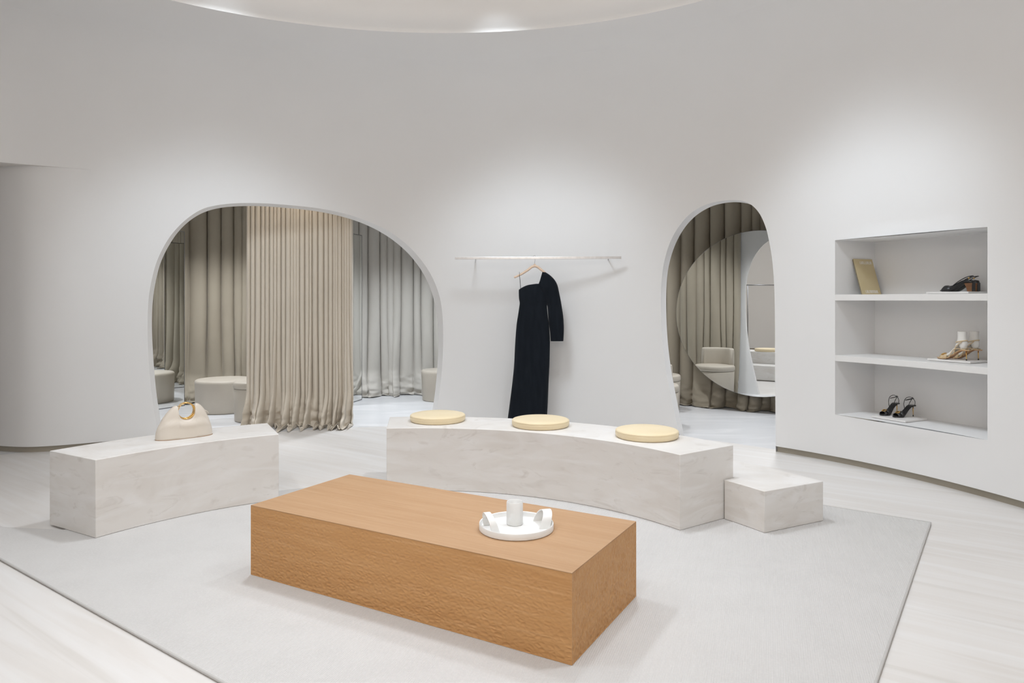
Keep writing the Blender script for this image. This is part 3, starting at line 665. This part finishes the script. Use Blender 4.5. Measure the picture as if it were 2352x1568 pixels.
for (a_, p_, lab, g) in ((.70, .245, 'nearer', 0), (.715, .36, 'farther', 1)):
    o = shoe_sandal('strappy_sandal', toe(a_, p_, T2z), sr + .03 * g, 'beige strappy heeled sandal on a white foot form, %s of the pair' % lab, .235, .074, .068, M['nude'], M['solebrown'], 'pair of beige strappy sandals', ankle=False)
    f = empty('foot_form', toe(a_, p_, T2z), sr + .03 * g, 'white foot form standing in the %s beige sandal' % lab, 'foot form', 'white foot forms in the beige sandals')
    cen = catmull([(.035, .018, .022, .009), (.06, .024, .028, .013), (.09, .034, .030, .018), (.12, .058, .029, .026), (.15, .088, .029, .034), (.168, .112, .030, .036), (.180, .135, .030, .034), (.183, .160, .029, .030), (.183, .190, .029, .031), (.183, .21, .029, .032)], 5)
    rows = []
    for i, (x, z, hw, hv) in enumerate(cen):
        tn = sm((i / (len(cen) - 1) - .35) / .35) ; tilt = lerp(PI / 2 - .2, 0, tn)   # section normal turns from forward to up
        row = []
        for k in range(24):
            a1 = 2 * PI * k / 24; v = math.sin(a1) * hv; row.append((x + v * math.cos(tilt), hw * .9 * math.cos(a1), max(z + v * math.sin(tilt), sole_z(min(1, (x + v * math.cos(tilt)) / .235), .068) + .009)))
        rows.append(row)
    mb = MB(); mb.grid(rows, closed=True, cap=True); mb.build('foot', M['form'], f)
    mb = MB(); mb.tube([(.186, -.0, .095), (.196, 0, .092)], [.024, .020], 16); mb.lathe([(0, -.022), (.016, -.018), (.024, -.004), (.027, .012), (.0265, .03), (.024, .05), (0, .055)], 24, c=(.190, 0, .100)); mb.build('heel_pad', M['form'], f)
hd_ = math.atan2(.30, .95)
p = P(2022, 954, NZ0 + .017); shoe_sandal('buckled_sandal', (p[0], p[1], T3z), math.atan2(.36, .85), 'black strappy sandal with gold buckle and gold heel, left of the pair', .21, .074, .082, M['black'], M['black'], 'pair of black buckled sandals')
p = P(2051, 958, NZ0 + .017); shoe_sandal('buckled_sandal', (p[0], p[1], T3z), math.atan2(.20, .85), 'black strappy sandal with gold buckle and gold heel, right of the pair', .21, .074, .082, M['black'], M['black'], 'pair of black buckled sandals')

# ------------------------------------------------------------------ curtains
def curtain(name, path, ztop, nf, amp, m, label, seed, pool=.10, pxn=16, nvr=90, side=-1, spread=0., sharp=1.0, group='floor length curtains of the fitting area', bigf=.35, bl=1.0):
    rnd = random.Random(seed); pa = np.array(catmull(path, 16)); sg_ = np.r_[0, np.cumsum(np.hypot(*np.diff(pa, axis=0).T))]; LL = sg_[-1]
    n = nf * pxn; ph = []; acc = 0
    wid = [rnd.uniform(.5, 1.6) for _ in range(nf)]; tw = sum(wid); bounds = [0]
    for x in wid: bounds.append(bounds[-1] + x / tw)
    am = [rnd.uniform(.65, 1.25) for _ in range(nf)]; am.append(am[-1]); fd = [rnd.choice((0, .35, .9)) for _ in range(nf)]
    us = []; fs = []; ams = []; fds = []
    for k in range(nf):
        for j in range(pxn):
            t = j / pxn; us.append(lerp(bounds[k], bounds[k + 1], t)); fs.append(2 * PI * (k + t)); ams.append(lerp(am[k], am[k + 1], sm(t))); fds.append(fd[k])
    us.append(1); fs.append(2 * PI * nf); ams.append(am[-1]); fds.append(fd[-1])
    rows = []; total = ztop + pool
    lens = [ztop * (i / (nvr * .6)) for i in range(int(nvr * .6))]; lens = list(np.linspace(0, ztop - .6, int(nvr * .45))) + list(np.linspace(ztop - .58, total, int(nvr * .55)))
    bigph = rnd.uniform(0, 6)
    for ln in lens:
        z = ztop - ln; low = sm(1 - z / 1.3); vlow = sm(1 - z / .38); row = []
        for u, f_, a_, d_ in zip(us, fs, ams, fds):
            # drift of folds towards the bottom
            uu = u + spread * (u - .5) * low + .022 * low * math.sin(f_ / 4.3 + bigph) * 10 / nf
            s_ = min(max(uu, -.3), 1.3) * LL
            sc2 = min(max(s_, 0), LL); x = np.interp(sc2, sg_, pa[:, 0]); y = np.interp(sc2, sg_, pa[:, 1])
            i0 = min(max(int(np.searchsorted(sg_, sc2)) - 1, 0), len(pa) - 2); t = pa[i0 + 1] - pa[i0]; t = t / np.hypot(*t); nn = np.array((-t[1], t[0])) * -side * -1
            if s_ < 0: x += t[0] * s_; y += t[1] * s_
            if s_ > LL: x += t[0] * (s_ - LL); y += t[1] * (s_ - LL)
            w_ = 2 * (abs(math.sin(f_ / 2 + .3 * low * math.sin(f_ * .37 + seed))) + .02) ** sharp - 1.2
            o_ = amp * a_ * w_ * (.85 + .35 * low) * (1 - d_ * sm(1 - z / .9)) + amp * bigf * 2.2 * (.4 * low + .9 * vlow) * math.sin(f_ / 3.1 + bigph + 1.2 * (1 - z / ztop))
            tt = -min(amp, .5 * LL / nf) * .35 * math.sin(f_) * a_
            if z > 0:
                bulge = bl * vlow * (.05 + .10 * (.5 + .5 * math.sin(f_ / 3.1 + bigph)))
                cr = vlow * .055 * noise.noise(Vector((s_ * 9, z * 14, seed))) + vlow * .02 * noise.noise(Vector((s_ * 24, z * 30, seed + 5)))
                oo = o_ + bulge + cr; zz = max(z, .006)
            else:
                e = -z; bulge = bl * .05 + bl * .10 * (.5 + .5 * math.sin(f_ / 3.1 + bigph))
                lift = .5 + .5 * math.sin(f_ / 1.6 + bigph * 2)
                oo = o_ + bulge + e * (.3 + .6 * lift); zz = .006 + .03 * max(0, noise.noise(Vector((s_ * 11, e * 18, seed)))) + e * .35 * lift * (1 - lift) * 2
                cr = 0
            if 0 < z < .12:
                fl_ = (1 - z / .12); zz = max(z, .006 + .03 * fl_ * max(0, noise.noise(Vector((s_ * 11, 0, seed)))))
            row.append((x + nn[0] * oo * side * -1 + t[0] * tt, y + nn[1] * oo * side * -1 + t[1] * tt, zz))
        rows.append(row)
    c = (float(pa[:, 0].mean()), float(pa[:, 1].mean()))
    mb = MB(); mb.grid([[(p_[0] - c[0], p_[1] - c[1], p_[2]) for p_ in r] for r in rows]); o = mb.build(name, m, recalc=False); o.location = (c[0], c[1], 0)
    md = o.modifiers.new('cloth_thickness', 'SOLIDIFY'); md.thickness = .0025; md.offset = 0
    return tag(o, label, 'curtain', group)
curtain('curtain', [(-2.84, 7.50), (-2.28, 7.54), (-1.72, 7.54)], 2.74, 27, .052, M['curtain_front'], 'sand coloured pleated curtain hanging in the middle of the left arch', 11, pool=.24, pxn=16, nvr=140, spread=.02, bigf=.5, sharp=.55)
curtain('curtain', [(-5.0, 8.6), (-4.15, 9.3), (-3.2, 9.45), (-2.35, 9.55)], 2.76, 19, .06, M['curtain'], 'taupe curtain on the back wall seen left of the sand curtain', 21, pool=.08, sharp=.8)
curtain('curtain', [(-2.30, 9.75), (-1.4, 10.02), (-.55, 10.0), (.5, 9.9)], 2.76, 22, .06, M['curtain_lit'], 'taupe curtain with pale greyish light in its colour, on the back wall right of the sand curtain', 31, pool=.08, sharp=.8)
curtain('curtain', [(.9, 9.55), (1.6, 9.2), (2.45, 8.92), (3.3, 8.43), (4.3, 7.76)], 2.76, 25, .06, M['curtain'], 'taupe curtain behind the round mirror in the right opening', 41, pool=.08, sharp=.8)
lin = [plan(s_at(t), TW + .07) for t in (60.2, 67, 74, 81, 88)]
curtain('curtain', lin, 2.76, 16, .035, M['curtain'], 'taupe curtain reflected in the left part of the round mirror', 51, bl=.25, pool=.03, sharp=.8, nvr=60, side=1)

# ------------------------------------------------------------------ poufs
def pouf(x, y, r, h, label, lid=True, back=None, sx=1, sy=1, rz=0, taper=.94):
    o = empty('pouf', (x, y, .001), rz, label, 'pouf', 'round greige poufs of the fitting area')
    if lid:
        b_ = [(0, 0), (r * taper - .01, 0), (r * taper, .012), (r * .985, h - .085), (r * .97, h - .08), (0, h - .08)]
        t_ = [(0, h - .076), (r * .97, h - .076), (r, h - .068), (r * 1.01, h - .045), (r, h - .018), (r * .96, h - .004), (r * .85, h), (0, h + .004)]
        mb = MB(); mb.lathe(b_, 64, sx=sx, sy=sy); mb.build('base', M['pouf'], o, angle=math.radians(60))
        mb = MB(); mb.lathe(t_, 64, sx=sx, sy=sy); mb.build('seat', M['pouf'], o)
        mb = MB(); mb.lathe([(r * .955, h - .084), (r * .955, h - .072)], 64, sx=sx, sy=sy); mb.build('seam', M['seam'], o)
    else:
        b_ = [(0, 0), (r * taper - .01, 0), (r * taper, .012), (r * .99, h - .06), (r, h - .035), (r * .985, h - .014), (r * .94, h - .003), (r * .8, h), (0, h + .003)]
        mb = MB(); mb.lathe(b_, 64, sx=sx, sy=sy); mb.build('drum', M['pouf'], o, angle=math.radians(60))
    if back is not None:
        rows = []
        for i in range(33):
            a_ = lerp(-1.15, 1.15, i / 32); e = min(1, (1 - abs(a_) / 1.15) * 9 + .3); e = e ** .5
            ro, ri = r * 1.0, r * .70; hb = .25 * (.86 + .14 * e); row = []
            cr_ = (ro + ri) / 2; hw = (ro - ri) / 2 * e
            for k in range(20):
                b1 = 2 * PI * k / 20; cx_ = math.copysign(abs(math.cos(b1)) ** .4, math.cos(b1)); sz_ = math.copysign(abs(math.sin(b1)) ** .4, math.sin(b1))
                rr_ = cr_ + hw * cx_; row.append((rr_ * math.cos(a_), rr_ * math.sin(a_), h - .02 + hb / 2 + hb / 2 * sz_))
            rows.append(row)
        mb = MB(); mb.grid(rows, closed=True, cap=True); bo = mb.build('backrest', M['pouf'], o); bo.rotation_euler = (0, 0, back - rz)
    return o
pouf(-3.50, 8.52, .335, .39, 'wide low greige pouf behind the handbag in the left arch', lid=False, taper=.97)
pouf(-2.90, 7.86, .215, .44, 'narrow greige pouf with seamed lid half behind the sand curtain')
pouf(-.955, 9.45, .27, .41, 'greige pouf at the right edge of the left arch', lid=False, taper=.93)
pouf(1.80, 8.58, .26, .44, 'greige pouf chair with backrest, farther one left in the right opening', back=math.radians(150))
pouf(1.53, 7.58, .27, .44, 'greige pouf chair nearest the left jamb of the right opening, facing the mirror', back=math.radians(-115))

# ------------------------------------------------------------------ mirrors
nrm = Vector((.5075, .8616, 0)); mc = Vector((2.90, 8.265, 1.185)); tg = Vector((nrm.y, -nrm.x, 0)); rm = .98
mr = empty('round_mirror', (mc.x, mc.y, mc.z), math.atan2(tg.y, tg.x), 'large round frameless mirror before the taupe curtain, right opening', 'mirror')
def disc(y0, y1, r, n=128): return [[(r * math.cos(2 * PI * i / n), y, r * math.sin(2 * PI * i / n)) for i in range(n)] for y in (y0, y1)]
mb = MB(); rw = disc(0, .006, rm); mb.grid(rw, closed=True, cap=True); mb.build('mirror_glass', M['mirror'], mr, angle=math.radians(30))
mb = MB(); mb.grid(disc(.0065, .018, rm - .004), closed=True, cap=True); mb.build('backing', M['steel'], mr, angle=math.radians(30))
mb = MB(); mb.tube([(rm * math.cos(2 * PI * i / 128), .006, rm * math.sin(2 * PI * i / 128)) for i in range(128)], .004, 6, up=(0, 1, 0), closed=True); mb.build('rim', M['darksteel'], mr)
def panel_mirror(p0, p1, z1, label, flip=1):
    a_ = Vector((*p0, 0)); b_ = Vector((*p1, 0)); d_ = b_ - a_; c = (a_ + b_) / 2
    o = empty('panel_mirror', (c.x, c.y, 0), math.atan2(d_.y, d_.x), label, 'mirror', 'tall mirror panels of the fitting area')
    mb = MB(); mb.box((0, 0, .01 + z1 / 2), (d_.length / 2, .004, z1 / 2)); mb.build('mirror_glass', M['mirror'], o, smooth=False)
    mb = MB()
    for sx_ in (-1, 1): mb.box((sx_ * (d_.length / 2 + .003), 0, .01 + z1 / 2), (.003, .006, z1 / 2))
    mb.box((0, 0, .006), (d_.length / 2 + .006, .006, .005)); mb.box((0, 0, z1 + .014), (d_.length / 2 + .006, .006, .004)); mb.build('frame', M['darksteel'], o, smooth=False)
panel_mirror((-4.62, 8.10), (-4.17, 8.90), 2.2, 'tall mirror panel at the left edge of the left arch')
panel_mirror((-2.17, 8.85), (-2.03, 9.44), 2.2, 'tall narrow mirror panel just right of the sand curtain')
# rack standing behind the camera, seen in the round mirror
rk = empty('clothes_rack', (-2.6, 1.7, 0), math.atan2(-.8745, .485), 'grey metal clothes rack reflected in the round mirror', 'rack')
mb = MB(); mb.tube([(-.6, 0, 1.69), (.6, 0, 1.69)], .012, 8); mb.build('bar', M['darksteel'], rk)
for x in (-.5, .5):
    mb = MB(); mb.tube([(x, 0, .02), (x, 0, 1.69)], .012, 8); mb.build('post', M['darksteel'], rk)
    mb = MB(); mb.box((x, 0, .012), (.02, .22, .011)); mb.build('foot', M['darksteel'], rk, smooth=False)
